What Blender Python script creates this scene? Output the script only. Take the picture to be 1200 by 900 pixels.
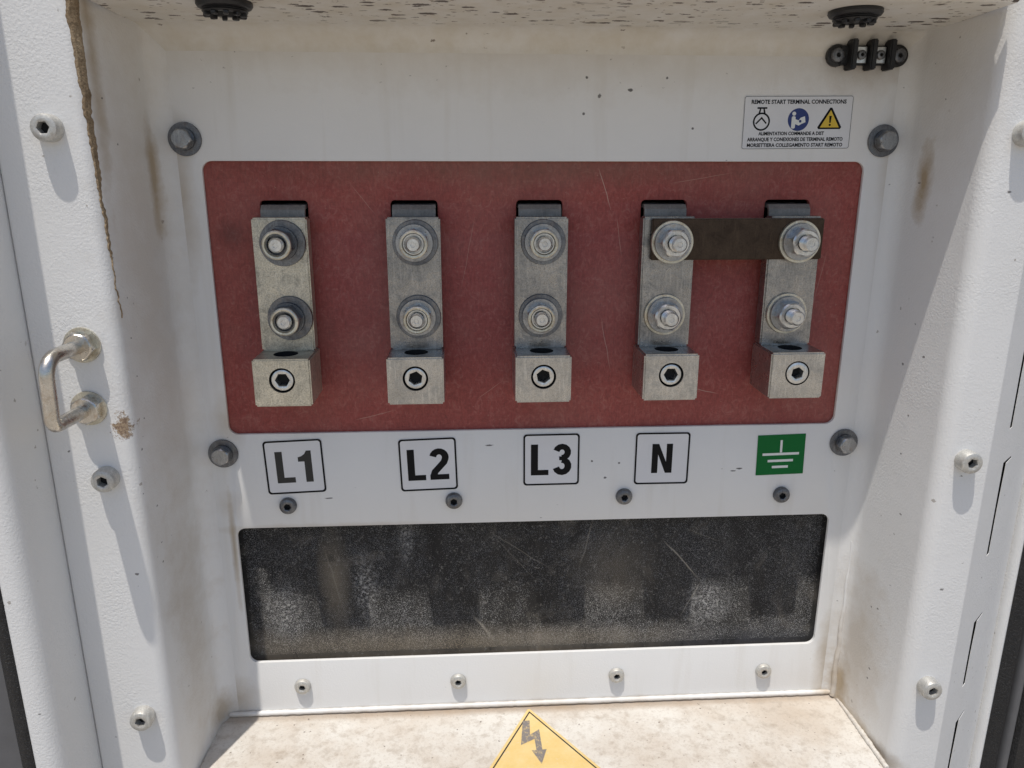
import bpy, bmesh, math, random
from mathutils import Vector, Matrix
for o in list(bpy.data.objects): bpy.data.objects.remove(o)
S = bpy.context.scene; C = S.collection
random.seed(7)
# ------------------------------------------------------------------ camera
yaw, pitch, roll = 0.0578, 0.2705, 0.0005
F = Vector((math.sin(yaw)*math.cos(pitch), math.cos(yaw)*math.cos(pitch), -math.sin(pitch)))
Rt = Vector((math.cos(yaw), -math.sin(yaw), 0)); Up = Rt.cross(F)
R2 = Rt*math.cos(roll)+Up*math.sin(roll); U2 = -Rt*math.sin(roll)+Up*math.cos(roll)
cam = bpy.data.cameras.new('camera'); cam.sensor_width = 36; cam.lens = 899/1200*36
cam.clip_start = .01; cam.clip_end = 2000
co = bpy.data.objects.new('camera', cam); C.objects.link(co); S.camera = co
M = Matrix((R2, U2, -F)).transposed().to_4x4(); M.translation = Vector((.1453, -.4478, -.0054))
co.matrix_world = M
# ------------------------------------------------------------------ light
SUN = Vector((-.45, -1.0, 4.04)).normalized()          # towards the sun
w = bpy.data.worlds.new('World'); S.world = w; w.use_nodes = True
nt = w.node_tree; bg = nt.nodes['Background']; sky = nt.nodes.new('ShaderNodeTexSky')
sky.sky_type = 'NISHITA'; sky.sun_disc = False
sky.sun_elevation = math.asin(SUN.z); sky.sun_rotation = math.atan2(SUN.x, SUN.y) % (2*math.pi)
sky.altitude = 200; sky.dust_density = 2.0
nt.links.new(sky.outputs[0], bg.inputs[0]); bg.inputs[1].default_value = .12
sl = bpy.data.lights.new('sun', 'SUN'); sl.energy = 3.6; sl.angle = math.radians(.55); sl.color = (1, .955, .89)
so = bpy.data.objects.new('sun', sl); C.objects.link(so); so.rotation_euler = SUN.to_track_quat('Z', 'Y').to_euler()
so.location = (0, -.5, 2)
S.view_settings.view_transform = 'Standard'; S.view_settings.look = 'None'; S.view_settings.gamma = 1
S.view_settings.exposure = 0.0
S.render.engine = 'CYCLES'
S.cycles.max_bounces = 10; S.cycles.diffuse_bounces = 6

# ------------------------------------------------------------------ materials
class Mat:
    def __init__(s, name):
        s.m = bpy.data.materials.new(name); s.m.use_nodes = True; s.t = s.m.node_tree
        s.b = s.t.nodes['Principled BSDF']
        g = s.t.nodes.new('ShaderNodeNewGeometry'); s.pos = g.outputs['Position']
    def n(s, t, **k):
        x = s.t.nodes.new(t)
        for a, v in k.items(): setattr(x, a, v)
        return x
    def L(s, a, b): s.t.links.new(a, b)
    def sc(s, v, src=None):                     # scaled position
        m = s.n('ShaderNodeVectorMath', operation='MULTIPLY'); s.L(src or s.pos, m.inputs[0]); m.inputs[1].default_value = v; return m.outputs[0]
    def noise(s, scale, detail=3, rough=.55, stretch=None, dist=0):
        x = s.n('ShaderNodeTexNoise'); x.inputs['Scale'].default_value = scale; x.inputs['Detail'].default_value = detail
        x.inputs['Roughness'].default_value = rough; x.inputs['Distortion'].default_value = dist
        s.L(s.sc(stretch) if stretch else s.pos, x.inputs['Vector']); return x.outputs[0]
    def ramp(s, v, a, b, lo=0, hi=1):
        x = s.n('ShaderNodeMapRange'); x.clamp = True; s.L(v, x.inputs[0])
        for i, q in enumerate((a, b, lo, hi)): x.inputs[i+1].default_value = q
        return x.outputs[0]
    def math(s, op, a, b):
        x = s.n('ShaderNodeMath', operation=op); x.use_clamp = op in ('ADD',)
        for i, q in enumerate((a, b)):
            if isinstance(q, (int, float)): x.inputs[i].default_value = q
            else: s.L(q, x.inputs[i])
        return x.outputs[0]
    def mix(s, f, a, b):
        x = s.n('ShaderNodeMix', data_type='RGBA')
        if isinstance(f, (int, float)): x.inputs[0].default_value = f
        else: s.L(f, x.inputs[0])
        for i, q in ((6, a), (7, b)):
            if isinstance(q, tuple): x.inputs[i].default_value = (*q, 1)
            else: s.L(q, x.inputs[i])
        return x.outputs[2]
    def blob(s, c, r, nz=None, amp=.6, soft=.5):    # stain with a place and size of its own
        a = s.n('ShaderNodeVectorMath', operation='SUBTRACT'); s.L(s.pos, a.inputs[0]); a.inputs[1].default_value = c
        d = s.n('ShaderNodeVectorMath', operation='DIVIDE'); s.L(a.outputs[0], d.inputs[0]); d.inputs[1].default_value = r
        l = s.n('ShaderNodeVectorMath', operation='LENGTH'); s.L(d.outputs[0], l.inputs[0]); v = l.outputs['Value']
        if nz is not None: v = s.math('ADD', s.math('MULTIPLY', v, 1.0), 0.0) if False else s._nadd(v, nz, amp)
        return s.ramp(v, 1, 1-soft, 0, 1)
    def _nadd(s, v, nz, amp):
        m = s.n('ShaderNodeMath', operation='MULTIPLY_ADD'); s.L(nz, m.inputs[0]); m.inputs[1].default_value = amp; s.L(v, m.inputs[2]); 
        q = s.n('ShaderNodeMath', operation='SUBTRACT'); s.L(m.outputs[0], q.inputs[0]); q.inputs[1].default_value = amp*.5
        return q.outputs[0]
    def specks(s, scale, size, keep, stretch=None):
        v = s.n('ShaderNodeTexVoronoi'); v.inputs['Scale'].default_value = scale
        dn = s.n('ShaderNodeTexNoise'); dn.inputs['Scale'].default_value = 700; dn.inputs['Detail'].default_value = 2; s.L(s.pos, dn.inputs['Vector'])
        va = s.n('ShaderNodeVectorMath', operation='MULTIPLY_ADD'); s.L(dn.outputs['Color'], va.inputs[0]); va.inputs[1].default_value = (.0022, .0022, .0022); s.L(s.sc(stretch) if stretch else s.pos, va.inputs[2]); s.L(va.outputs[0], v.inputs['Vector'])
        sep = s.n('ShaderNodeSeparateColor'); s.L(v.outputs['Color'], sep.inputs[0])
        k = s.ramp(sep.outputs[0], keep, keep-.02, 0, 1)
        sz = s.ramp(sep.outputs[1], 0, 1, size*.35, size)
        d = s.math('SUBTRACT', v.outputs['Distance'], sz)
        return s.math('MULTIPLY', s.ramp(d, .03, -.03, 0, 1), k)
    def scratch(s, col, p0, p1, w, c, k, nz):
        a = Vector(p0); b = Vector(p1); L_ = (b-a).length; d = (b-a)/L_
        sub = s.n('ShaderNodeVectorMath', operation='SUBTRACT'); s.L(s.pos, sub.inputs[0]); sub.inputs[1].default_value = a
        dt = s.n('ShaderNodeVectorMath', operation='DOT_PRODUCT'); s.L(sub.outputs[0], dt.inputs[0]); dt.inputs[1].default_value = d
        pr = s.n('ShaderNodeVectorMath', operation='DOT_PRODUCT'); s.L(sub.outputs[0], pr.inputs[0]); pr.inputs[1].default_value = (-d.z, 0, d.x) if abs(d.y) < .5 else (-d.y, d.x, 0)
        t = dt.outputs['Value']; q = s._nadd(pr.outputs['Value'], nz, w*7)
        ab = s.math('ABSOLUTE', q, 0); f = s.math('MULTIPLY', s.ramp(ab, w, w*.3, 0, 1), s.math('MULTIPLY', s.ramp(t, 0, L_*.2, 0, 1), s.ramp(t, L_, L_*.7, 0, 1)))
        return s.mix(s.math('MULTIPLY', f, k), col, c)
    def bump(s, h, dist, strength=1):
        b = s.n('ShaderNodeBump'); b.inputs['Distance'].default_value = dist; b.inputs['Strength'].default_value = strength
        if s.b.inputs['Normal'].links: s.L(s.b.inputs['Normal'].links[0].from_socket, b.inputs['Normal'])
        s.L(h, b.inputs['Height']); s.L(b.outputs[0], s.b.inputs['Normal'])
    def set(s, col=None, rough=None, metal=None, spec=None):
        for nme, q in (('Base Color', col), ('Roughness', rough), ('Metallic', metal), ('Specular IOR Level', spec)):
            if q is None: continue
            if isinstance(q, tuple): s.b.inputs[nme].default_value = (*q, 1)
            elif isinstance(q, (int, float)): s.b.inputs[nme].default_value = q
            else: s.L(q, s.b.inputs[nme])
        return s.m

WHITE = (.74, .735, .72)
MARKS = ((.2195, .0347, .0012, .0013), (.2367, .038, .0016, .0010), (.2395, .0645, .001, .001), (.211, .0253, .0009, .0010), (.2124, .0442, .0009, .0008), (.273, .0178, .0008, .0008), (.257, .0443, .0008, .0008),
         (.3125, -.1895, .0022, .0006), (.3165, -.1880, .0022, .0006), (.2302, -.1922, .0012, .0008), (.2215, -.1808, .0008, .0007), (.2388, -.1825, .0008, .0007), (.157, -.1690, .0030, .0006), (.0568, -.2020, .0028, .0005))
def mk_white(name, kind):
    m = Mat(name)
    big = m.noise(9, 4, .6); fine = m.noise(60, 4, .65); vf = m.noise(900, 2, .6)
    col = m.mix(m.ramp(big, .35, .75, 0, .35), WHITE, (.66, .645, .61))
    tan = (.40, .31, .20)
    if kind == 'panel':
        for c, r, k in (((.19, 0, .075), (.30, .03, .045), .35), ((-.012, 0, -.02), (.010, .02, .055), .55), ((.392, 0, -.34), (.012, .02, .07), .8),
                        ((-.015, 0, -.345), (.02, .02, .02), .6), ((.0, 0, -.15), (.012, .02, .022), .45), ((.392, 0, .0), (.01, .02, .06), .35),
                        ((.366, 0, .05), (.035, .02, .018), .45), ((.19, 0, -.358), (.30, .02, .0045), .6), ((.06, 0, -.222), (.09, .02, .004), .5), ((-.004, 0, -.235), (.0025, .02, .05), .8), ((-.004, 0, -.205), (.01, .02, .012), .3)):
            f = m.blob(c, r, fine, 1.0, .9); col = m.mix(m.math('MULTIPLY', f, k), col, tan)
        mk = m.noise(520, 3, .7)
        sep = m.n('ShaderNodeSeparateXYZ'); m.L(m.pos, sep.inputs[0]); zm = m.ramp(sep.outputs[2], .030, .066, 0, 1)
        spt = m.math('MULTIPLY', m.specks(210, .15, .35, (.8, .1, 1)), zm); col = m.mix(m.math('MULTIPLY', spt, .9), col, (.06, .04, .03))
        for x, z, rx, rz in MARKS:
            col = m.mix(m.math('MULTIPLY', m.blob((x, 0, z), (rx, .02, rz), mk, 1.6, .4), .85), col, (.035, .03, .028))
        st = m.noise(14, 3, .6, (6, 1, .5)); col = m.mix(m.ramp(st, .55, .8, 0, .3), col, (.55, .51, .44))
        sp = m.specks(95, .10, .16, (1, .1, 2.2)); col = m.mix(m.math('MULTIPLY', sp, .75), col, (.06, .05, .045))
    elif kind == 'wall':
        for c, r, k in (((-.022, -.010, -.010), (.02, .007, .034), .9), ((.398, -.022, -.012), (.02, .0085, .026), 1.0), ((.398, -.02, -.31), (.02, .035, .07), .45), ((.398, -.007, -.345), (.02, .012, .03), .9),
                        ((.398, -.03, -.362), (.02, .08, .010), .8), ((-.022, -.03, -.28), (.02, .03, .12), .3), ((-.020, -.028, -.06), (.03, .045, .26), .30),
                        ((-.022, -.008, -.35), (.02, .02, .02), .7)):
            f = m.blob(c, r, fine, 1.3, .8); col = m.mix(m.math('MULTIPLY', f, k), col, (.33, .23, .12) if c[2] == -.1305 else tan)
        rn = m.noise(330, 4, .7); rf = m.blob((-.0305, -.067, -.1305), (.0052, .01, .0072), rn, 3.2, .35); col = m.mix(m.math('MULTIPLY', rf, .9), col, m.mix(m.ramp(m.noise(900, 2, .6), .4, .6), (.16, .085, .035), (.36, .25, .14)))
        ds = m.blob((-.026, -.057, .055), (.02, .008, .085), fine, 1.2, .95); col = m.mix(m.math('MULTIPLY', ds, .75), col, (.36, .27, .16))
        gr = m.blob((.4, -.035, .04), (.03, .06, .06), fine, .8, .9); col = m.mix(m.math('MULTIPLY', gr, .3), col, tan)
        sp = m.specks(120, .12, .12, (1, 1, 1.6)); col = m.mix(m.math('MULTIPLY', sp, .8), col, (.07, .06, .055))
        sp2 = m.specks(190, .2, .05); col = m.mix(m.math('MULTIPLY', sp2, .6), col, (.2, .16, .12))
    elif kind == 'ceiling':
        col = m.mix(m.ramp(fine, .3, .75, .15, .6), col, (.52, .45, .32))
        xm = m.noise(26, 3, .6); sep = m.n('ShaderNodeSeparateXYZ'); m.L(m.pos, sep.inputs[0]); ym = m.ramp(sep.outputs[1], -.010, -.020, 0, 1)
        sp = m.math('MULTIPLY', m.specks(165, .38, .75, (.5, 1, 1)), m.math('MULTIPLY', m.ramp(xm, .30, .50, 0, 1), ym)); col = m.mix(m.math('MULTIPLY', sp, .95), col, (.055, .033, .022))
        sp2 = m.specks(330, .30, .45, (.6, 1, 1)); col = m.mix(m.math('MULTIPLY', m.math('MULTIPLY', sp2, ym), .8), col, (.12, .07, .04))
        sp3 = m.specks(180, .16, .25, (.6, 1, 1)); col = m.mix(m.math('MULTIPLY', sp3, .8), col, (.12, .08, .05))
    elif kind == 'floor':
        d = m.noise(16, 5, .65); d2 = m.noise(120, 4, .7)
        dirt = (.46, .38, .30)
        col = m.mix(m.ramp(d, .42, .70, .08, .8), (.645, .62, .57), dirt)
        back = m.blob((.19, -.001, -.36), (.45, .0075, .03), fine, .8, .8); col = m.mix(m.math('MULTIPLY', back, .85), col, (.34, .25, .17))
        rr = m.blob((.36, -.02, -.36), (.05, .03, .03), fine, 1.0, .9); col = m.mix(m.math('MULTIPLY', rr, .6), col, dirt)
        col = m.mix(m.ramp(d2, .5, .68, 0, .5), col, (.33, .27, .21)); d3 = m.noise(420, 4, .75); col = m.mix(m.ramp(d3, .52, .68, 0, .45), col, (.36, .30, .24))
        sp = m.specks(260, .18, .3); col = m.mix(m.math('MULTIPLY', sp, .75), col, (.12, .09, .07))
    # powder coat with fine orange peel
    bv = m.math('MULTIPLY', m.noise(760, 3, .6), m.ramp(m.noise(28, 3, .6), .35, .65, .35, 1.25)); m.bump(bv, .00034 if kind == 'wall' else .00016, .7)
    m.bump(vf, .00010, .7)
    if kind == 'floor': m.bump(m.noise(300, 4, .7), .0006, .8)
    return m.set(col, m.ramp(fine, .3, .7, .42, .62) if kind != 'floor' else .8, 0, .4)
m_panel = mk_white('white_powder_coat_panel', 'panel'); m_wall = mk_white('white_powder_coat_textured', 'wall')
m_ceil = mk_white('white_powder_coat_spattered', 'ceiling'); m_floor = mk_white('dusty_white_ledge', 'floor')
def m_redboard():
    m = Mat('dark_red_laminate'); wv = m.noise(800, 3, .7, (1, 1, .3)); hz = m.noise(800, 3, .7, (.25, 1, 1)); b = m.noise(14, 4, .6)
    col = m.mix(m.ramp(b, .3, .7), (.285, .055, .048), (.36, .080, .066))
    col = m.mix(m.ramp(wv, .35, .7, 0, .55), col, (.16, .033, .03)); col = m.mix(m.ramp(hz, .50, .72, 0, .30), col, (.38, .13, .11))
    ft = m.noise(230, 5, .75, (1, 1, .8), 1.5); col = m.mix(m.ramp(ft, .52, .70, 0, .38), col, (.46, .22, .185)); col = m.mix(m.ramp(ft, .48, .34, 0, .35), col, (.12, .03, .028))
    fl_ = m.noise(9, 5, .7); col = m.mix(m.ramp(fl_, .45, .72, 0, .30), col, (.34, .20, .16)); wb = m.noise(60, 3, .5)
    for p0, p1, w_, k_ in (((.2205, 0, -.003), (.229, 0, -.028), .0003, .7), ((.232, 0, -.03), (.236, 0, -.055), .00022, .45), ((.225, 0, -.09), (.232, 0, -.125), .00025, .5), ((.150, 0, -.03), (.141, 0, -.075), .0002, .35),
                       ((.262, 0, -.012), (.300, 0, -.006), .0002, .45), ((.075, 0, -.152), (.100, 0, -.146), .00025, .5), ((.285, 0, -.135), (.300, 0, -.139), .0003, .55), ((.08, 0, -.012), (.094, 0, -.03), .0002, .35), ((.150, 0, -.14), (.166, 0, -.128), .0002, .4), ((.36, 0, -.05), (.353, 0, -.09), .0002, .35)):
        col = m.scratch(col, p0, p1, w_, (.55, .40, .33), k_, wb)
    dk = m.blob((.012, 0, -.04), (.012, .02, .012), b, 1.2, .9); col = m.mix(m.math('MULTIPLY', dk, .5), col, (.04, .02, .02))
    gr = m.blob((.19, 0, -.004), (.25, .02, .012), m.noise(50, 4, .6), 1.0, .9); col = m.mix(m.math('MULTIPLY', gr, .35), col, (.11, .09, .05))
    s2 = m.specks(330, .2, .12); col = m.mix(m.math('MULTIPLY', s2, .4), col, (.40, .26, .2))
    m.bump(wv, .0003, .7); m.bump(m.noise(900, 2, .6), .0002, .6)
    return m.set(col, .55, 0, .4)
def m_metal(name, c1, c2, rough=.42, metal=.85, sp=.5, bump=.0002, rust=0):
    m = Mat(name); a = m.noise(60, 5, .7); f = m.noise(650, 3, .7); g = m.noise(1500, 2, .6)
    col = m.mix(m.ramp(a, .3, .7), c1, c2)
    b2 = m.noise(1300, 3, .7); hs_ = m.noise(240, 4, .65, (3.5, 1, .35))
    col = m.mix(m.math('MULTIPLY', m.ramp(b2, .44, .62), sp*.8), col, tuple(x*.55 for x in c1))
    pt = m.noise(130, 5, .75, None, .8); col = m.mix(m.ramp(pt, .50, .66, 0, .75*sp), col, tuple(x*.5 for x in c1))
    col = m.mix(m.ramp(hs_, .52, .75, 0, .45), col, tuple(min(1, x*1.35) for x in c2)); col = m.mix(m.ramp(f, .60, .68, 0, .4*sp), col, tuple(x*.4 for x in c1))
    if rust: col = m.mix(m.math('MULTIPLY', m.ramp(m.noise(220, 4, .7), .52, .66), rust), col, (.30, .17, .06))
    m.bump(f, bump, .8); m.bump(g, bump*.4, .6)
    return m.set(col, m.ramp(pt, .3, .7, rough-.08, rough+.18), metal)
def m_simple(name, col, rough=.6, metal=0, nscale=300, amt=.35, bump=.0001, spec=.5):
    m = Mat(name); n = m.noise(nscale, 4, .6); c = m.mix(m.ramp(n, .3, .7, 0, amt), col, tuple(x*.55 for x in col))
    if bump: m.bump(n, bump, .7)
    return m.set(c, rough, metal, spec)
def m_smoked():
    m = Mat('smoked_dusty_pane'); a = m.noise(18, 5, .65, None, .4); v = m.noise(26, 5, .7, (2.6, 1, .5)); f = m.noise(420, 3, .75)
    col = m.mix(m.ramp(v, .35, .7), (.010, .010, .011), (.032, .030, .028))
    tan = m.math('MULTIPLY', m.ramp(a, .35, .65, .35, 1), .8)
    for c, r, k in (((.10, 0, -.322), (.26, .03, .026), .85), ((.055, 0, -.262), (.012, .03, .045), .7), ((.24, 0, -.26), (.035, .03, .035), .4), ((.21, 0, -.318), (.09, .03, .016), .6)):
        col = m.mix(m.math('MULTIPLY', m.math('MULTIPLY', m.blob(c, r, v, .9, .9), tan), k), col, (.34, .285, .21))
    for c, r in (((.022, 0, -.285), (.016, .03, .028)), ((.103, 0, -.235), (.006, .03, .020)), ((.305, 0, -.29), (.02, .03, .02)), ((.075, 0, -.27), (.010, .03, .03))):
        d = m.math('MULTIPLY', m.blob(c, r, a, .8, .9), m.ramp(m.noise(520, 3, .8), .52, .60)); col = m.mix(m.math('MULTIPLY', d, .75), col, (.62, .60, .56))
    col = m.mix(m.math('MULTIPLY', m.ramp(f, .60, .68), .4), col, (.42, .40, .36))
    dk = m.blob((.335, 0, -.335), (.10, .03, .035), a, 1.0, .5); col = m.mix(m.math('MULTIPLY', dk, .6), col, (.09, .09, .10))
    wb = m.noise(50, 3, .5)
    sm = m.noise(30, 5, .7, (1, 1, .7), 2.2); col = m.mix(m.ramp(sm, .54, .70, 0, .5), col, (.13, .115, .095)); col = m.mix(m.ramp(sm, .44, .34, 0, .6), col, (.010, .010, .011))
    for p0, p1, w_, k_ in (((.272, 0, -.240), (.300, 0, -.272), .0007, .8), ((.300, 0, -.272), (.286, 0, -.300), .0005, .6), ((.145, 0, -.292), (.162, 0, -.314), .0012, .6), ((.155, 0, -.23), (.20, 0, -.262), .0004, .4), ((.16, 0, -.235), (.19, 0, -.27), .0004, .3), ((.225, 0, -.225), (.216, 0, -.262), .0007, .4), ((.31, 0, -.243), (.285, 0, -.232), .0005, .3), ((.05, 0, -.24), (.06, 0, -.285), .0006, .35)):
        col = m.scratch(col, p0, p1, w_, (.30, .27, .22), k_, wb)
    m.bump(m.noise(900, 3, .7), .0004, .6)
    m.b.inputs['Sheen Weight'].default_value = .18; m.b.inputs['Sheen Roughness'].default_value = .55; m.b.inputs['Sheen Tint'].default_value = (1, .97, .92, 1)
    return m.set(col, m.ramp(sm, .35, .65, .3, .6), 0, .15)
m_red = m_redboard(); m_pane = m_smoked()
def m_gr():
    m = Mat('dust_grain'); a = m.noise(18, 5, .65, None, .4); f = m.noise(900, 2, .7)
    col = m.mix(m.ramp(f, .3, .7), (.36, .36, .37), (.60, .59, .57))
    for c, r, k in (((.12, 0, -.318), (.24, .03, .022), 1), ((.055, 0, -.262), (.014, .03, .045), .8), ((.24, 0, -.27), (.035, .03, .035), .4)):
        col = m.mix(m.math('MULTIPLY', m.blob(c, r, a, .9, .8), k), col, (.40, .33, .235))
    return m.set(col, .9, 0, .1)
m_grain = m_gr()
m_bar1 = m_metal('tarnished_warm_tin_plate', (.50, .47, .39), (.68, .64, .54), .38, .85, .75, .0002)
m_bar = m_metal('tarnished_tin_plate', (.27, .27, .268), (.43, .42, .405), .27, .95, .6, .00014)
m_block = m_metal('brushed_tin_plate', (.40, .395, .38), (.60, .585, .55), .27, .95, .45, .00012)
m_zinc = m_metal('zinc_plated_steel', (.60, .61, .60), (.74, .74, .72), .30, .95, .35, .00008, .18)
m_zincd = m_metal('dull_zinc_washer', (.13, .135, .15), (.25, .26, .27), .36, .9, .5, .0001, .12)
m_zmid = m_metal('weathered_zinc', (.30, .31, .33), (.46, .47, .47), .3, .95, .45, .0001, .2)
m_zincy = m_metal('yellowed_zinc', (.55, .52, .42), (.72, .70, .62), .35, .9, .4, .0001, .35)
m_chrome = m_metal('worn_polished_steel', (.58, .54, .47), (.74, .71, .66), .25, 1, .3, .00006, .35)
m_tab = m_metal('dark_oxidised_busbar', (.17, .165, .155), (.28, .27, .25), .5, .3, .3)
m_link = m_metal('brown_oxidised_copper_link', (.060, .042, .030), (.085, .060, .042), .5, .85, .3, .0001)
m_black = m_simple('black_plastic', (.012, .012, .013), .45, 0, 200, .3, .0001)
m_rubber = m_metal('black_pebbled_rubber', (.006, .006, .007), (.012, .012, .013), .35, 0, .3, .0016)
m_dark = m_simple('dark_interior', (.01, .01, .01), .9, 0, 50, .3, 0)
m_gunk = m_metal('old_brown_sealant', (.20, .135, .075), (.40, .31, .20), .85, 0, .8, .0006)
m_stk = m_simple('white_vinyl', (.70, .70, .71), .35, 0, 40, .12, 0)
m_ink = m_simple('black_print', (.006, .006, .007), .5, 0, 500, .2, 0, .15)
m_inkf = m_simple('faded_black_print', (.022, .022, .021), .55, 0, 600, .6, 0)
m_green = m_simple('green_print', (.002, .135, .028), .5, 0, 60, .2, 0, .2)
m_wprint = m_simple('white_print', (.72, .74, .72), .4, 0, 60, .1, 0)
m_blue = m_simple('blue_print', (.012, .03, .16), .4, 0, 60, .1, 0)
m_yel = m_simple('yellow_print', (.68, .47, .035), .4, 0, 60, .15, 0)
def m_yfade():
    m = Mat('sun_faded_yellow_vinyl'); n = m.noise(70, 5, .7); f = m.noise(400, 3, .7)
    c = m.mix(m.ramp(n, .3, .7), (.66, .46, .16), (.70, .54, .26)); c = m.mix(m.ramp(f, .58, .7, 0, .5), c, (.62, .52, .38)); return m.set(c, .55)
m_yf = m_yfade()
def m_bolt():
    m = Mat('worn_grey_print'); f = m.noise(420, 3, .8); return m.set(m.mix(m.ramp(f, .5, .66, 0, .7), (.19, .17, .16), (.6, .45, .2)), .6)
m_wornbolt = m_bolt()
m_skin_highlight = m_simple('grey_rubber_and_highlight', (.12, .12, .125), .5, 0, 100, .3)
m_head = m_metal('dusty_screw_head', (.50, .49, .46), (.62, .61, .57), .45, .55, .35, .0001, .15)

# ------------------------------------------------------------------ mesh helpers
def link(name, me, mats, parent=None, loc=(0, 0, 0), rot=(0, 0, 0)):
    if isinstance(me, bmesh.types.BMesh):
        bm = me; me = bpy.data.meshes.new(name); bm.to_mesh(me); bm.free()
    if mats is not None and not me.materials:
        for m_ in (mats if isinstance(mats, (list, tuple)) else [mats]): me.materials.append(m_)
    o = bpy.data.objects.new(name, me); C.objects.link(o); o.location = loc; o.rotation_euler = rot
    if parent: o.parent = parent
    return o
def smooth(me, ang=35):
    for p in me.polygons: p.use_smooth = True
    me.set_sharp_from_angle(angle=math.radians(ang)); return me
def tag(o, label, cat, group=None):
    o['label'] = label; o['category'] = cat
    if group: o['group'] = group
    return o
def thing(name, label, cat, loc=(0, 0, 0), group=None, rot=(0, 0, 0)):
    o = bpy.data.objects.new(name, None); C.objects.link(o); o.location = loc; o.rotation_euler = rot; o.empty_display_size = .01
    return tag(o, label, cat, group)
def finish(bm, name, bev=0, seg=2, ang=35, mat=None):
    if bev: bmesh.ops.bevel(bm, geom=[e for e in bm.edges if len(e.link_faces) == 2 and e.calc_face_angle(0) > .5], offset=bev, segments=seg, affect='EDGES', clamp_overlap=True)
    bmesh.ops.recalc_face_normals(bm, faces=bm.faces[:])
    me = bpy.data.meshes.new(name); bm.to_mesh(me); bm.free()
    if mat: me.materials.append(mat)
    return smooth(me, ang)
def boxm(name, x0, x1, y0, y1, z0, z1, bev=0, seg=2, mat=None):
    bm = bmesh.new(); bmesh.ops.create_cube(bm, size=1)
    for v in bm.verts:
        v.co = Vector(((x0+x1)/2+v.co.x*(x1-x0), (y0+y1)/2+v.co.y*(y1-y0), (z0+z1)/2+v.co.z*(z1-z0)))
    return finish(bm, name, bev, seg, 35, mat)
def rrect(x0, x1, z0, z1, r, n=6):
    p = []
    for cx, cz, a0 in ((x1-r, z1-r, 0), (x0+r, z1-r, 90), (x0+r, z0+r, 180), (x1-r, z0+r, 270)):
        for i in range(n+1):
            a = math.radians(a0+90*i/n); p.append((cx+r*math.cos(a), cz+r*math.sin(a)))
    return p
def circ(cx, cz, r, n=32): return [(cx+r*math.cos(2*math.pi*i/n), cz+r*math.sin(2*math.pi*i/n)) for i in range(n)]
def plate(name, loops, y0, th, bev=0, mat=None, floor=False):
    """flat sheet in X,Z with holes; front face at y0, thickness th behind it (floor=True: lies in X,Y, top at y0)"""
    cu = bpy.data.curves.new(name, 'CURVE'); cu.dimensions = '2D'; cu.fill_mode = 'BOTH'
    cu.extrude = th/2-bev; cu.bevel_depth = bev; cu.bevel_resolution = 1; cu.offset = -bev if bev else 0
    for l in loops:
        s = cu.splines.new('POLY'); s.points.add(len(l)-1)
        for i, p in enumerate(l): s.points[i].co = (p[0], p[1], 0, 1)
        s.use_cyclic_u = True
    o = bpy.data.objects.new(name, cu); C.objects.link(o)
    me = bpy.data.meshes.new_from_object(o.evaluated_get(bpy.context.evaluated_depsgraph_get()))
    bpy.data.objects.remove(o); bpy.data.curves.remove(cu)
    for v in me.vertices:
        x, y, z = v.co
        v.co = (x, y, y0-th/2+z) if floor else (x, y0+th/2+z, y)
    bm = bmesh.new(); bm.from_mesh(me); bmesh.ops.remove_doubles(bm, verts=bm.verts[:], dist=1e-6)
    bmesh.ops.recalc_face_normals(bm, faces=bm.faces[:]); bm.to_mesh(me); bm.free(); me.materials.clear()
    if mat: me.materials.append(mat)
    return smooth(me, 30)
def profile(name, pts, a0, a1, axis='Z', th=.002, mat=None, seg=1, closed=False):
    """sheet metal: open profile swept along an axis (Z: pts are X,Y; X: pts are Y,Z), solid thickness th"""
    bm = bmesh.new(); n = len(pts)
    nr = []
    for i in range(n):
        a = Vector(pts[max(i-1, 0)]); b = Vector(pts[min(i+1, n-1)]); d = (b-a).normalized(); nr.append(Vector((-d.y, d.x)))
    def mk(p, t): return bm.verts.new((p[0], p[1], t) if axis == 'Z' else (t, p[0], p[1]))
    rows = []
    for k in range(seg+1):
        t = a0+(a1-a0)*k/seg
        rows.append([mk(p, t) for p in pts]+[mk(Vector(p)+q*th, t) for p, q in reversed(list(zip(pts, nr)))])
    m_ = 2*n
    for k in range(seg):
        for i in range(m_): bm.faces.new((rows[k][i], rows[k][(i+1) % m_], rows[k+1][(i+1) % m_], rows[k+1][i]))
    for r in (rows[0], rows[-1]):
        for i in range(n-1): bm.faces.new((r[i], r[i+1], r[m_-2-i], r[m_-1-i]))
    return finish(bm, name, 0, 1, 30, mat)
def arc(cx, cy, r, a0, a1, n=8): return [(cx+r*math.cos(math.radians(a0+(a1-a0)*i/n)), cy+r*math.sin(math.radians(a0+(a1-a0)*i/n))) for i in range(n+1)]
def lathe(name, prof, n=36, mat=None, hexr=None, ang=30):
    """revolve (radius, height) about -Y"""
    bm = bmesh.new(); rows = []
    for r, h in prof:
        if r < 1e-7: rows.append([bm.verts.new((0, -h, 0))]); continue
        rows.append([bm.verts.new((r*math.cos(2*math.pi*i/n), -h, r*math.sin(2*math.pi*i/n))) for i in range(n)])
    for a, b in zip(rows, rows[1:]):
        for i in range(n):
            j = (i+1) % n
            if len(a) == 1 and len(b) == 1: continue
            if len(a) == 1: bm.faces.new((a[0], b[i], b[j]))
            elif len(b) == 1: bm.faces.new((a[i], b[0], a[j]))
            else: bm.faces.new((a[i], b[i], b[j], a[j]))
    return finish(bm, name, 0, 1, ang, mat)
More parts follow.
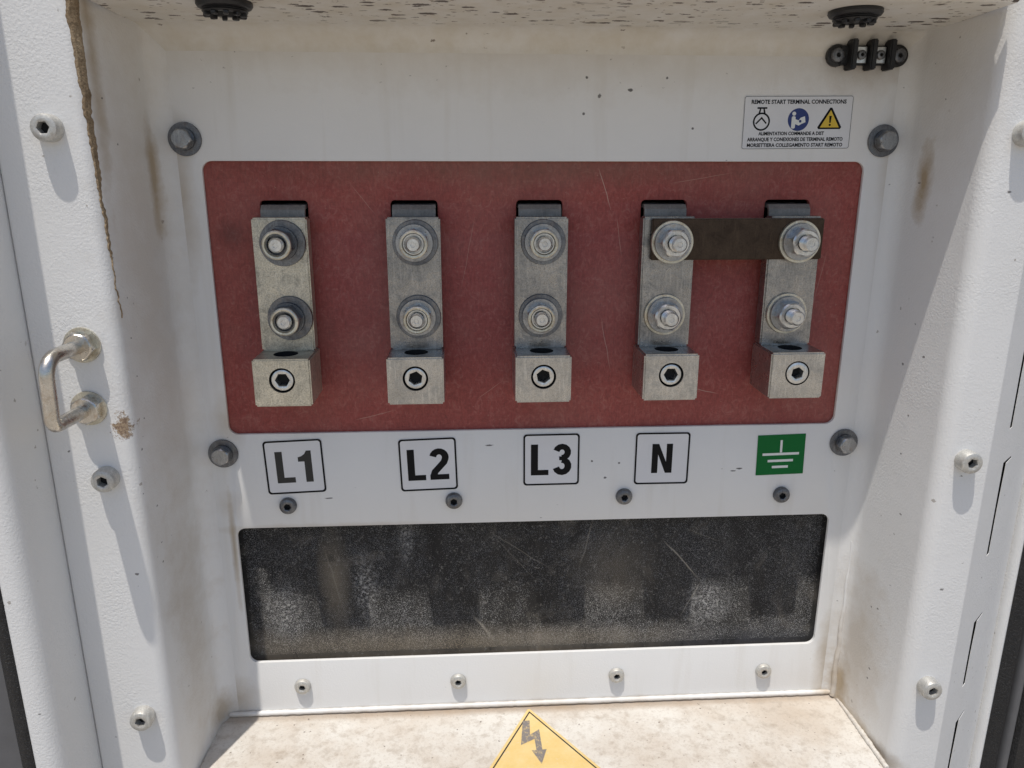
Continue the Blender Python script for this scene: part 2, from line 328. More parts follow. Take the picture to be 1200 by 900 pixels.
def hexhead(name, af, h, hole=0, holed=0, mat=None, n=6, chamfer=.12, y0=0, rim=None):
    """hexagonal nut or bolt head with a round chamfer; optional round hole from the front"""
    bm = bmesh.new(); N = 48; R = af/2
    def rad(a): 
        a = a % (math.pi/3); return R/math.cos(a-math.pi/6)
    def ring(f, y): return [bm.verts.new((f(2*math.pi*i/N)*math.cos(2*math.pi*i/N), -y, f(2*math.pi*i/N)*math.sin(2*math.pi*i/N))) for i in range(N)]
    rows = [ring(rad, y0), ring(lambda a: rad(a), y0+h*.72)]
    rows.append(ring(lambda a: min(rad(a), R*1.06), y0+h*.9)); rows.append(ring(lambda a: R*.94, y0+h))
    if hole:
        rows.append(ring(lambda a: hole, y0+h)); rows.append(ring(lambda a: hole, y0+h-holed)); rows.append([bm.verts.new((0, -(y0+h-holed), 0))])
    else: rows.append(ring(lambda a: R*.55, y0+h)); rows.append([bm.verts.new((0, -(y0+h), 0))])
    for a, b in zip(rows, rows[1:]):
        for i in range(N):
            j = (i+1) % N
            if len(b) == 1: bm.faces.new((a[i], b[0], a[j]))
            else: bm.faces.new((a[i], b[i], b[j], a[j]))
    return finish(bm, name, 0, 1, 25, mat)
def sockethead(name, r, h, hole, depth, mat, round_=.25):
    """round screw head with a hexagon socket, axis -Y"""
    bm = bmesh.new(); N = 36; e = min(r, h)*round_
    def ring(rr, y, hx=False):
        out = []
        for i in range(N):
            a = 2*math.pi*i/N; q = rr
            if hx: q = rr*math.cos(math.pi/6)/math.cos((a % (math.pi/3))-math.pi/6)
            out.append(bm.verts.new((q*math.cos(a), -y, q*math.sin(a))))
        return out
    rows = [ring(r, 0), ring(r, h-e), ring(r-e*.3, h-e*.3), ring(r-e, h), ring(hole*1.22, h), ring(hole*1.08, h-.0003, True), ring(hole, h-depth, True)]
    for a, b in zip(rows, rows[1:]):
        for i in range(N): bm.faces.new((a[i], b[i], b[(i+1) % N], a[(i+1) % N]))
    f = bm.faces.new(rows[-1])
    bmesh.ops.recalc_face_normals(bm, faces=bm.faces[:])
    me = bpy.data.meshes.new(name); bm.to_mesh(me); bm.free(); me.materials.append(mat); me.materials.append(m_dark)
    for p in me.polygons:
        if all(abs(me.vertices[i].co.y) < h-.0006 and math.hypot(me.vertices[i].co.x, me.vertices[i].co.z) < hole*1.2 for i in p.vertices): p.material_index = 1
    return smooth(me, 30)
def boolean(me, cutters):
    o = bpy.data.objects.new('tmp', me); C.objects.link(o); cs = []
    for c in cutters:
        k = bpy.data.objects.new('cut', c); C.objects.link(k); cs.append(k)
        md = o.modifiers.new('b', 'BOOLEAN'); md.operation = 'DIFFERENCE'; md.object = k; md.solver = 'EXACT'
    r = bpy.data.meshes.new_from_object(o.evaluated_get(bpy.context.evaluated_depsgraph_get()))
    for k in cs+[o]: bpy.data.objects.remove(k)
    return smooth(r, 35)

# ------------------------------------------------------------------ ground far below, the yard the cabinet stands in
bm = bmesh.new(); bmesh.ops.create_grid(bm, x_segments=2, y_segments=2, size=400)
mg = Mat('sandy_yard'); g1 = mg.noise(3, 5, .6); g2 = mg.noise(60, 4, .7)
gcol = mg.mix(mg.ramp(g1, .3, .7), (.33, .29, .24), (.42, .38, .32)); gcol = mg.mix(mg.ramp(g2, .5, .7, 0, .5), gcol, (.22, .19, .16)); mg.set(gcol, .95)
gr = link('ground', bm, mg.m, None, (0, 0, -1.25)); gr['kind'] = 'structure'

# ------------------------------------------------------------------ the cabinet
cab = thing('switch_cabinet', 'white powder coated steel cabinet recess framing the red terminal board', 'cabinet', (0, 0, 0))
ZC, ZF = .068, -.3597
XL, XR = -.0165, .3925
panel = plate('back_panel', [rrect(XL, XR, ZF-.004, ZC+.004, .0005), rrect(0, .375, -.159, 0, .0055), rrect(-.0015, .3793, -.3182, -.2212, .0055)], .0001, .0024, .0003, m_panel)
# left lower corner of the small opening leans a little: shear its outline as in the pressed sheet
link('back_panel', panel, None, cab)
zl, zh = -.62, .26
left = [(-.0695, -.050)]+arc(-.0675, -.066, .002, 180, 270, 4)+arc(-.032, -.062, .006, 270, 360, 10)+[(-.0245, -.040), (-.0225, -.012)]+arc(-.0125, -.010, .010, 180, 90, 8)[0:]
left = [(-.0695, -.050)]+arc(-.0675, -.066, .002, 180, 270, 4)+arc(-.032, -.062, .006, 270, 360, 10)+[(-.0245, -.040), (-.0225, -.010)]+[(-.0125-.010*math.cos(math.radians(a)), -.010+.010*math.sin(math.radians(a))) for a in range(10, 91, 10)]
link('side_wall', profile('side_wall', left, zl, zh, 'Z', .0022, m_wall), None, cab)
right = [(.4315, -.050)]+[(.4295+.002*math.cos(math.radians(a)), -.066-.002*math.sin(math.radians(a))) for a in range(0, 91, 22)]+[(.411-.009*math.sin(math.radians(a)), -.059-.009*math.cos(math.radians(a))) for a in range(0, 91, 9)]+[(.3998, -.040), (.3975, -.010)]+[(.3885+.009*math.cos(math.radians(a)), -.010+.010*math.sin(math.radians(a))) for a in range(10, 91, 10)]
link('side_wall', profile('side_wall', right, zl, zh, 'Z', -.0022, m_wall), None, cab)
cp = [(0, ZC-.012)]+[(-.012+.012*math.cos(math.radians(a)), ZC-.012+.012*math.sin(math.radians(a))) for a in range(10, 91, 10)]+[(-.030, ZC+.0005), (-.0745, ZC+.0015)]+[(-.0745-.003*math.sin(math.radians(a)), ZC+.0045-.003*math.cos(math.radians(a))) for a in range(15, 91, 15)]+[(-.0775, ZC+.03)]
link('roof_panel', profile('roof_panel', cp, -.0235, .3995, 'X', -.0022, m_ceil), None, cab)
link('header_panel', boxm('header_panel', -.024, .401, -.0685, -.0665, ZC+.012, zh, .0006, 2, m_wall), None, cab)
fl = [(-.0012, ZF+.004), (-.0016, ZF+.0018), (-.004, ZF+.0003)]+[(-.03, ZF), (-.060, ZF), (-.072, ZF)]+[(-.072-.004*math.sin(math.radians(a)), ZF-.004+.004*math.cos(math.radians(a))) for a in range(15, 91, 15)]+[(-.076, ZF-.25)]
link('floor_plate', profile('floor_plate', fl, -.0235, .3995, 'X', .0022, m_floor), None, cab)
# sealant bead where the back meets the ledge
def bead(name, pts, r, mat, amp=.25, n=8, seed=1, flat=1):
    rnd = random.Random(seed); bm = bmesh.new(); rows = []
    P = [Vector(p) for p in pts]
    for i, p in enumerate(P):
        d = (P[min(i+1, len(P)-1)]-P[max(i-1, 0)]).normalized(); a = d.orthogonal().normalized(); a = Vector((0, 0, 1)).cross(d); a = a.normalized() if a.length > .1 else Vector((1, 0, 0)); b = d.cross(a)
        rr = (r(i/(len(P)-1)) if callable(r) else r)*(1+amp*(rnd.random()*2-1))
        rows.append([bm.verts.new(p+a*rr*math.cos(2*math.pi*k/n)+b*rr*flat*math.sin(2*math.pi*k/n)) for k in range(n)])
    for x, y in zip(rows, rows[1:]):
        for k in range(n): bm.faces.new((x[k], y[k], y[(k+1) % n], x[(k+1) % n]))
    bm.faces.new(rows[0]); bm.faces.new(rows[-1])
    return finish(bm, name, 0, 1, 60, mat)
link('seam_bead', bead('seam_bead', [(-.018+i*.0021, -.0014, ZF+.0034) for i in range(198)], .0017, m_panel, .10, 10), None, cab)
link('seam_bead', bead('seam_bead', [(.3952+.0004*math.sin(i*.4), -.003, ZF+.002+i*.002) for i in range(60)], lambda t: .0018*(1-t)+.0004, m_panel, .12, 10, 4), None, cab)
link('seam_bead', bead('seam_bead', [(.3982, -.002-i*.0012, ZF+.0008) for i in range(58)], .0016, m_floor, .15, 10, 5), None, cab)
def sealant():
    from mathutils import noise as NZ
    bm = bmesh.new(); rows = []; N = 14
    def wall(u):                                # u = 0 on the rounded mouth edge, then down the inner wall
        if u < 0: a = math.radians(min(90, -u/.006*57.3)); return Vector((-.032+.006*math.cos(a), -.062-.006*math.sin(a))), Vector((math.cos(a), -math.sin(a)))
        return Vector((-.026+u*.068, -.062+u)), Vector((1, -.07))
    for i in range(300):
        z = .080-i*.00052; t = i/299
        u0 = -.0075*(1-t)**.8-.0008+.0010*NZ.noise(Vector((3, 0, z*160)))+.0006*NZ.noise(Vector((3, 0, z*500)))
        u1 = u0+.0010+.0085*(1-t)**1.5+.0016*NZ.noise(Vector((9, 0, z*90)))+.0008*NZ.noise(Vector((9, 0, z*400)))
        r = []
        for k in range(N+1):
            f = k/N; u = u0+(u1-u0)*f; p, nn = wall(u); e = (1-abs(2*f-1)**3)
            h = e*(.00035+.0003*NZ.noise(Vector((u*300, 0, z*120)))+.0002*NZ.noise(Vector((u*1500, 0, z*900)))) + (.0005*math.exp(-((f-.2)/.12)**2)*e) - (1-e)*.0004
            r.append(bm.verts.new((p.x+nn.x*h, p.y+nn.y*h, z)))
        rows.append(r)
    for a, b in zip(rows, rows[1:]):
        for k in range(N): bm.faces.new((a[k], b[k], b[k+1], a[k+1]))
    return finish(bm, 'sealant_strip', 0, 1, 60, m_gunk)
link('sealant_strip', sealant(), None, cab)
# dark space behind
rh = bmesh.new(); bmesh.ops.create_cube(rh, size=1)
for v in rh.verts: v.co = Vector((.1875+v.co.x*.42, .055+v.co.y*.10, -.146+v.co.z*.45))
bmesh.ops.delete(rh, geom=[f for f in rh.faces if f.normal.y < -.5], context='FACES')
link('rear_housing', finish(rh, 'rear_housing', 0, 1, 30, m_dark), None, cab)

# screws of the cabinet
cap = sockethead('socket_screw', .0062, .0072, .0027, .004, m_head, .3)
wsh = lathe('screw_washer', [(.0001, .0), (.0074, 0), (.0076, .0004), (.0074, .0011), (.0001, .0011)], 32, m_zincy)
for x, z in ((-.0436, .0134), (-.0414, -.1575), (-.0408, -.3018), (.4165, -.1578), (.4162, -.3018), (.4185, .0125)):
    link('socket_screw', cap, None, cab, (x, -.0679, z), (0, random.random()*3, 0))
btn = sockethead('panel_screw', .0053, .0034, .0021, .0026, m_head, .55)
btz = sockethead('panel_screw', .0053, .0034, .0021, .0026, m_zincd, .55)
for i, (x, z) in enumerate(((.0317, -.206), (.1346, -.2052), (.2427, -.205), (.3452, -.2063), (.0313, -.3367), (.1349, -.3371), (.2427, -.3369), (.3452, -.3378))):
    link('panel_screw', btz if i < 4 else btn, None, cab, (x, -.0001, z), (0, random.random()*3, 0))
bw = lathe('bolt_washer', [(.0001, 0), (.0088, 0), (.0090, .0005), (.0088, .0014), (.0060, .0014), (.0058, .0030), (.0001, .0030)], 40, m_zincd)
bh = hexhead('hexagon_bolt', .0098, .0048, 0, 0, m_zmid)
for x, z in ((-.0071, .0114), (.3837, .0115), (-.0045, -.1707), (.3824, -.1714)):
    b = link('hexagon_bolt', bh, None, cab, (x, -.003, z), (0, random.random(), 0)); link('bolt_washer', bw, None, b, (0, .0029, 0))

# door return on the left, standing proud of the frame
dr = thing('open_door_edge', 'white curved door edge with black rubber seal left of the handle', 'door', (0, 0, 0))
dp = [(-.0705, -.040), (-.0710, -.064), (-.0716, -.092)]+[(-.0776+.006*math.cos(math.radians(a)), -.095-.006*math.sin(math.radians(a))) for a in range(0, 91, 9)]+[(-.0805, -.101)]+[(-.0805-.003*math.sin(math.radians(a)), -.098-.003*math.cos(math.radians(a))) for a in range(20, 91, 15)]+[(-.0835, -.085)]
link('door_return', profile('door_return', dp, zl, zh, 'Z', .0014, m_wall), None, dr)
sealp = [(-.0842+.0, -.090)]+[(-.0885+.0045*math.cos(math.radians(a)), -.094-.0045*math.sin(math.radians(a))) for a in range(0, 181, 15)]+[(-.0935, -.085)]
link('rubber_seal', profile('rubber_seal', sealp, zl, zh, 'Z', .0012, m_rubber, 160), None, dr)
link('door_skin', boxm('door_skin', -.20, -.0938, -.088, -.083, zl, zh, .001, 2, m_skin_highlight), None, dr)
# right-hand neighbour: slanting hinge strip with a broken seam, then dark seals
hs = thing('hinge_post', 'slanted white strip with a broken dark seam right of the right frame', 'post', (0, 0, 0))
P0 = Vector((.4317, -.0658)); P1 = Vector((.510, .003)); Lh = (P1-P0).length; dv = (P1-P0).normalized()
slots = []
for x0, x1, z0, z1 in ((0, 0, .03, -.07), (0, 0, -.085, -.15), (0, 0, -.171, -.232), (0, 0, -.278, -.325), (0, 0, -.352, -.42)):
    s0 = .35*Lh; slots.append([(s0, z1), (s0+.0055, z1), (s0+.0058, (z0+z1)/2), (s0+.0075, z0-.006), (s0+.0075, z0-.0022), (s0+.018, z0-.0016), (s0+.018, z0), (s0, z0)])
st = plate('hinge_strip', [rrect(0, Lh, zl, zh, .0008)]+slots, 0, .0003, 0, m_wall)
for v in st.vertices:
    x, y, z = v.co; v.co = (P0.x+dv.x*x-dv.y*y, P0.y+dv.y*x+dv.x*y, z)
link('hinge_strip', st, None, hs)
link('backing_strip', boxm('backing_strip', .437, .53, .020, .022, zl, zh, 0, 1, m_dark), None, hs)
lipp = [(.5105, .004)]+[(.5125-.002*math.cos(math.radians(a)), .002-.004*math.sin(math.radians(a))) for a in range(0, 181, 20)]+[(.5145, .02)]
link('strip_edge', profile('strip_edge', lipp, zl, zh, 'Z', -.001, m_wall), None, hs)
cxs = thing('door_seal', 'black rubber seal at the right edge, its grey highlight built as a strip', 'seal', (0, 0, 0))
link('seal_channel', profile('seal_channel', [(.5155, .016), (.5165, -.001), (.522, -.004), (.528, .004), (.533, .006), (.540, -.002), (.547, -.004), (.550, .014)], zl, zh, 'Z', -.002, m_rubber, 60), None, cxs)
link('seal_highlight', profile('seal_highlight', [(.5305, .004)]+[(.5325-.0024*math.cos(math.radians(a)), .001-.0035*math.sin(math.radians(a))) for a in range(0, 181, 20)]+[(.535, .004)], zl, zh, 'Z', -.001, m_skin_highlight), None, cxs)  # grey highlight of the black seal, added as a grey strip

# ------------------------------------------------------------------ red board
SX = [.0425, .1155, .187, .2595, .3325]
slotl = [rrect(x-.0133, x+.0133, -.040, -.0213, .0022, 4) for x in SX]
bd = link('insulating_board', plate('insulating_board', [rrect(-.006, .382, -.166, .006, .001)]+slotl, .0026, .004, .0003, m_red), None)
tag(bd, 'dark red laminate board behind the row of five terminals', 'board')
pn = link('cover_pane', plate('cover_pane', [rrect(-.008, .386, -.326, -.2105, .001)], .0082, .003, .0003, m_pane), None)
tag(pn, 'dusty smoked plastic pane in the long lower opening', 'pane')
def grains():
    import numpy as np
    from mathutils import noise as NZ
    rs = np.random.RandomState(3); V = []; Fc = []; n = 0; cnt = 0
    while cnt < 125000 and n < 660000:
        n += 1
        x = rs.uniform(-.0005, .3790); z = rs.uniform(-.3180, -.2215)
        d = .23+.20*NZ.noise(Vector((x*28, z*11, 1.3)))+.22*NZ.noise(Vector((x*110, z*80, 5.1)))
        for cx, cz, rx, rz, k in ((.022, -.288, .017, .028, .35), (.103, -.235, .007, .02, .5), (.075, -.262, .012, .03, .25), (.305, -.288, .02, .02, .35), (.09, -.300, .08, .02, .22), (.20, -.312, .13, .012, .55), (.08, -.314, .10, .01, .4), (.225, -.285, .03, .03, .2)):
            q = ((x-cx)/rx)**2+((z-cz)/rz)**2
            if q < 1: d += k*(1-q)
        if rs.rand() > d: continue
        r = .00007+.00009*rs.rand()**2; h = r*(1.2+1.5*rs.rand()); a = rs.rand()*6.28; b = len(V)
        for k in range(4): V.append((x+r*math.cos(a+k*1.57), .00815, z+r*math.sin(a+k*1.57)))
        V.append((x, .0082-h, z)); cnt += 1
        for k in range(4): Fc.append((b+k, b+4, b+(k+1) % 4))
    me = bpy.data.meshes.new('dust_grains'); me.from_pydata(V, [], Fc); me.materials.append(m_grain)
    return me
o = link('dust_grains', grains(), None, pn); o['kind'] = 'stuff'

# ------------------------------------------------------------------ terminals
def cyl(r, axis, c, h, n=32):
    bm = bmesh.new(); bmesh.ops.create_cone(bm, cap_ends=True, segments=n, radius1=r, radius2=r, depth=h)
    mt = Matrix.Translation(c) @ (Matrix.Rotation(math.pi/2, 4, 'X') if axis == 'Y' else Matrix.Identity(4))
    bm.transform(mt); me = bpy.data.meshes.new('c'); bm.to_mesh(me); bm.free(); me.materials.append(m_dark); return me
def block_mesh(mat):
    b = boxm('clamp_block', -.0157, .0157, -.0340, -.0030, -.1315, -.1045, .0009, 2, mat)
    b.materials.append(m_dark)
    return boolean(b, [cyl(.0068, 'Z', (0, -.0205, -.115), .022), cyl(.0071, 'Y', (0, -.034, -.1165), .010)])
def bar_mesh(mat): return boxm('contact_bar', -.0150, .0150, -.0130, -.0030, -.1045, -.0300, .0009, 2, mat)
def tab_mesh():
    return profile('busbar_tab', [(.024, -.0235), (.006, -.0235), (.0005, -.0238), (-.0018, -.0262), (-.0024, -.031), (-.0024, -.04)], -.0122, .0122, 'X', .0022, m_tab)
meshes = {k: (bar_mesh(mt), block_mesh(m2)) for k, mt, m2 in (('warm', m_bar1, m_bar1), ('grey', m_bar, m_block))}
tab = tab_mesh()
W1 = lathe('flat_washer', [(.0042, 0), (.0124, 0), (.0127, .0005), (.0124, .0017), (.0042, .0017)], 48, m_zincd)
W1z = lathe('flat_washer', [(.0042, 0), (.0118, 0), (.0121, .0005), (.0118, .0017), (.0042, .0017)], 48, m_zincy)
W2 = lathe('spring_washer', [(.0042, 0), (.0092, 0), (.0094, .0006), (.0092, .0021), (.0042, .0021)], 40, m_zincd)
W3 = lathe('spring_washer', [(.0042, 0), (.0103, 0), (.0105, .0006), (.0102, .0018), (.0042, .0018)], 40, m_zmid)
NUT = hexhead('hexagon_nut', .0150, .0078, .0052, .0035, m_zincd)
NUTZ = hexhead('hexagon_nut', .0145, .0070, .0050, .0022, m_zinc)
COL = lathe('nut_collar', [(.0054, .0), (.0073, 0), (.0079, .0006), (.0077, .0016), (.0071, .0020), (.0062, .0019), (.0056, .0010), (.0054, 0)], 40, m_zincy)
def stud_mesh(name, r, h):
    pr = [(r, 0)]; z = .0002; k = 0
    while z < h-.0014: pr += [(r*.90, z+.0003), (r, z+.0008)]; z += .0009
    pr += [(r, h-.0010), (r*.8, h), (r*.35, h), (r*.30, h-.0004), (0, h-.0004)]
    return lathe(name, pr, 28, m_zinc, ang=20)
STUD = stud_mesh('stud', .0040, .0066); STUDL = stud_mesh('stud', .0043, .0095)
SSC = sockethead('set_screw', .0061, .007, .0038, .0062, m_zinc, .12)
SSC2 = sockethead('set_screw', .0066, .007, .0034, .0062, m_zinc, .2)
nn = m_link.node_tree; bs = nn.nodes['Principled BSDF']; src = bs.inputs['Base Color'].links[0].from_socket
gg = nn.nodes.new('ShaderNodeNewGeometry'); sp_ = nn.nodes.new('ShaderNodeSeparateXYZ'); nn.links.new(gg.outputs['True Normal'], sp_.inputs[0])
mr = nn.nodes.new('ShaderNodeMapRange'); nn.links.new(sp_.outputs[2], mr.inputs[0]); mr.inputs[1].default_value = .3; mr.inputs[2].default_value = .8
mx = nn.nodes.new('ShaderNodeMix'); mx.data_type = 'RGBA'; nn.links.new(mr.outputs[0], mx.inputs[0]); nn.links.new(src, mx.inputs[6]); mx.inputs[7].default_value = (.36, .33, .28, 1); nn.links.new(mx.outputs[2], bs.inputs['Base Color'])   # lit upper edge put into the colour: upward faces mixed lighter
def fastener(parent, x, z, y, kind, rot, off=(0, 0)):
    """washer, spring washer, nut, stud stacked on a face at depth y (parent at world 0)"""
    r_ = (0, rot, 0)
    if kind == 'deep':
        link('flat_washer', W1, None, parent, (x+.0008, y, z), r_); link('spring_washer', W2, None, parent, (x, y-.0017, z), r_)
        n = link('hexagon_nut', NUT, None, parent, (x, y-.0038, z), r_); link('nut_collar', COL, None, n, (0, -.0073, 0)); link('stud', STUD, None, n, (0, -.0040, 0))
    elif kind == 'ringed':
        link('flat_washer', W1, None, parent, (x+.0004, y, z), r_); link('spring_washer', W3, None, parent, (x, y-.0017, z), r_)
        n = link('hexagon_nut', NUTZ, None, parent, (x, y-.0035, z), r_); link('nut_collar', COL, None, n, (0, -.0062, 0)); link('stud', STUD, None, n, (0, -.0044, 0))
    else:
        link('flat_washer', W1z, None, parent, (x, y, z), r_); link('spring_washer', W3, None, parent, (x, y-.0017, z), r_)
        n = link('hexagon_nut', NUTZ, None, parent, (x, y-.0035, z), r_); link('stud', STUDL, None, n, (0, -.0046, 0))
labs = ['speckled warm grey screw terminal above the L1 sticker, leftmost of five', 'silver screw terminal above the L2 sticker with dark ringed nuts',
        'silver screw terminal above the L3 sticker, middle of the five', 'silver screw terminal above the N sticker holding the left end of the brown link',
        'silver screw terminal above the green earth sticker, rightmost of five']
for i, x in enumerate(SX):
    k = 'warm' if i == 0 else 'grey'
    t = thing('screw_terminal', labs[i], 'terminal', (x, -.003, -.08), 'screw terminals in a row on the red board')
    off = (-0, .003, .08)
    link('contact_bar', meshes[k][0], None, t, off); cb = link('clamp_block', meshes[k][1], None, t, off)
    link('busbar_tab', tab, None, t, off)
    link('set_screw', SSC2 if i == 4 else SSC, None, cb, (0, -.0265 if i != 4 else -.0275, -.1165), (0, i*.7, 0))
    kd = ('deep', 'ringed', 'ringed', 'long', 'long')[i]
    kl = ('deep', 'ringed', 'ringed', 'long', 'long')[i]
    yt = -.0130 if i < 3 else -.0172
    dz = .08
    fastener(t, .0006, -.0437+dz, yt+.003, kd, .3+i*1.3)
    fastener(t, (.0016, .0012, -.0005, -.0005, -.0012)[i], -.0855+dz, -.0130+.003, kl, .9+i*.8)
lk = link('jumper_link', boxm('jumper_link', .2488, .3470, -.0172, -.0130, -.0538, -.0308, .0006, 2, m_link), None)
tag(lk, 'dark brown flat metal strip joining the two right terminals', 'strip')

# ------------------------------------------------------------------ stickers
def stroke(pts, w):
    """thick polyline outline (glyph stroke) as one closed polygon"""
    P = [Vector(p) for p in pts]; l = []; r = []
    for i, p in enumerate(P):
        a = P[i-1] if i else None; b = P[i+1] if i < len(P)-1 else None
        d1 = (p-a).normalized() if a else (b-p).normalized(); d2 = (b-p).normalized() if b else d1
        n1 = Vector((-d1.y, d1.x)); n2 = Vector((-d2.y, d2.x)); n = (n1+n2).normalized(); k = w/2/max(n.dot(n1), .5)
        l.append(tuple(p+n*k)); r.append(tuple(p-n*k))
    return l+r[::-1]
def ga(cx, cy, rx, ry, a0, a1, n=8): return [(cx+rx*math.cos(math.radians(a0+(a1-a0)*i/n)), cy+ry*math.sin(math.radians(a0+(a1-a0)*i/n))) for i in range(n+1)]
# glyphs in a box of height 1
G = {'L': (.50, [[(0, 0), (.50, 0), (.50, .17), (.20, .17), (.20, 1), (0, 1)]]),
     '1': (.40, [[(.17, 0), (.37, 0), (.37, 1), (.24, 1), (.19, .90), (.10, .83), (0, .80), (0, .66), (.17, .66)]]),
     '2': (.54, [stroke(ga(.27, .72, .175, .19, 170, -20, 10)+[(.40, .56), (.14, .26), (.085, .09)], .19), [(0, 0), (.53, 0), (.53, .17), (.0, .17)]]),
     '3': (.54, [stroke(ga(.26, .735, .165, .18, 165, -90, 10), .18), stroke(ga(.26, .285, .175, .20, 90, -165, 10), .19), [(.18, .48), (.28, .47), (.28, .60), (.18, .60)]]),
     'N': (.62, [[(0, 0), (.185, 0), (.185, .64), (.42, 0), (.62, 0), (.62, 1), (.435, 1), (.435, .38), (.20, 1), (0, 1)]])}
def label_sticker(text, x, z, w, h, ang, gh, ink, lab, border_w=.0011):
    t = thing('label_sticker', lab, 'sticker', (x, -.0001, z), 'terminal name stickers on the white panel', (0, -math.radians(ang), 0))
    link('backing', plate('backing', [rrect(-w/2, w/2, -h/2, h/2, .0022)], -.00015, .00015, 0, m_stk), None, t)
    bi = border_w
    link('border', plate('border', [rrect(-w/2+.0002, w/2-.0002, -h/2+.0002, h/2-.0002, .0022), rrect(-w/2+.0002+bi, w/2-.0002-bi, -h/2+.0002+bi, h/2-.0002-bi, .0016)], -.00024, .00008, 0, m_ink), None, t)
    tw = sum(G[c][0]*1.08 for c in text)+.13*(len(text)-1); cx = -tw*gh/2
    for c in text:
        for q, poly in enumerate(G[c][1]):
            link('letter', plate('letter', [[(cx+a*gh*1.08, -gh/2+b*gh) for a, b in poly]], -.00024-.00002*q, .00008, 0, ink), None, t)
        cx += (G[c][0]*1.08+.13)*gh
label_sticker('L1', .0375, -.1805, .0360, .0353, 2.0, .0205, m_inkf, 'white L1 sticker with faded grey letters under the leftmost terminal')
label_sticker('L2', .1192, -.1808, .0358, .0348, 1.6, .0205, m_ink, 'white L2 sticker with black letters under the second terminal')
label_sticker('L3', .1959, -.1792, .0356, .0345, .2, .0205, m_ink, 'white L3 sticker with black letters under the middle terminal')
label_sticker('N', .2660, -.1799, .0350, .0350, -.2, .0195, m_ink, 'white N sticker with a single black letter under the fourth terminal')
es = thing('earth_sticker', 'green sticker with white earth symbol under the rightmost terminal', 'sticker', (.3424, -.0001, -.1790), None, (0, -math.radians(1.4), 0))
link('backing', plate('backing', [rrect(-.0154, .0154, -.0135, .0135, .0003)], -.00015, .00015, 0, m_green), None, es)
link('symbol', plate('symbol', [[(-.0007, .0015), (.0007, .0015), (.0007, .0098), (-.0007, .0098)]], -.00024, .00008, 0, m_wprint), None, es)
for hw, zz in ((.0118, .0005), (.0082, -.0040), (.0052, -.0082)):
    link('symbol', plate('symbol', [[(-hw, zz-.0008), (hw, zz-.0008), (hw, zz+.0008), (-hw, zz+.0008)]], -.00024, .00008, 0, m_wprint), None, es)
# instruction sticker
ns = thing('instruction_sticker', 'small white sticker with three round and triangular symbols and tiny text', 'sticker', (.3328, -.0001, .0212), None, (0, -math.radians(.5), 0))
link('backing', plate('backing', [rrect(-.0312, .0312, -.0142, .0142, .0012)], -.00015, .00015, 0, m_stk), None, ns)
link('border', plate('border', [rrect(-.0311, .0311, -.0141, .0141, .0012), rrect(-.0309, .0309, -.0139, .0139, .001)], -.00023, .00006, 0, m_inkf), None, ns)
def text(parent, s, x, z, size, width, mat):
    cu = bpy.data.curves.new('t', 'FONT'); cu.body = s; cu.size = size; cu.align_x = 'CENTER'; cu.offset = size*.03; cu.extrude = .00003; cu.resolution_u = 2
    o = bpy.data.objects.new('t', cu); C.objects.link(o)
    me = bpy.data.meshes.new_from_object(o.evaluated_get(bpy.context.evaluated_depsgraph_get())); bpy.data.objects.remove(o)
    xs = [v.co.x for v in me.vertices]; k = width/(max(xs)-min(xs))
    for v in me.vertices: v.co = (v.co.x*k, -.00022-v.co.z, v.co.y)
    me.materials.clear(); me.materials.append(mat); return link('lettering', me, None, parent, (x, 0, z))
text(ns, 'REMOTE START TERMINAL CONNECTIONS', 0, .0101, .0030, .0545, m_ink)
text(ns, 'ALIMENTATION COMMANDE A DIST', -.003, -.0067, .0026, .038, m_ink)
text(ns, 'ARRANQUE Y CONEXIONES DE TERMINAL REMOTO', -.0005, -.0099, .0027, .0555, m_ink)
text(ns, 'MORSETTIERA COLLEGAMENTO START REMOTO', -.0005, -.0130, .0027, .0555, m_ink)
# engine-stop pictogram
link('pictogram', plate('pictogram', [circ(-.0208, .0006, .0049, 28), circ(-.0208, .0006, .0040, 28)], -.00024, .00008, 0, m_ink), None, ns)
link('pictogram', plate('pictogram', [[(-.0236, .0083), (-.0180, .0083), (-.0180, .0074), (-.0194, .0074), (-.0188, .0052), (-.0197, .0050), (-.0202, .0074), (-.0214, .0074), (-.0219, .0050), (-.0228, .0052), (-.0222, .0074), (-.0236, .0074)]], -.00026, .00008, 0, m_ink), None, ns)
link('pictogram', plate('pictogram', [stroke([(-.0240, -.0006), (-.0208, .0026), (-.0180, -.0004)], .0008)], -.00026, .00008, 0, m_ink), None, ns)
link('pictogram', plate('pictogram', [circ(.0004, .0016, .0061, 36)], -.00022, .00006, 0, m_blue), None, ns)
link('pictogram', plate('pictogram', [circ(-.0023, .0048, .0011, 14)], -.0003, .00006, 0, m_wprint), None, ns)
link('pictogram', plate('pictogram', [rrect(-.0035, -.0013, -.0032, .0034, .0008)], -.0003, .00006, 0, m_wprint), None, ns)
link('pictogram', plate('pictogram', [[(-.0013, -.0008), (.0008, -.0016), (.0026, -.0006), (.0046, .0002), (.0040, .0034), (.0016, .0026), (.0006, .0012), (-.0013, .0018)], rrect(.0008, .0022, .0, .0014, .0005)], -.0003, .00006, 0, m_wprint), None, ns)
link('pictogram', plate('pictogram', [[(.0123, -.0036), (.0249, -.0036), (.0257, -.0026), (.0194, .0079), (.0182, .0079), (.0117, -.0026)]], -.00022, .00006, 0, m_ink), None, ns)
link('pictogram', plate('pictogram', [[(.0132, -.0027), (.0242, -.0027), (.0188, .0066)]], -.0003, .00006, 0, m_yel), None, ns)
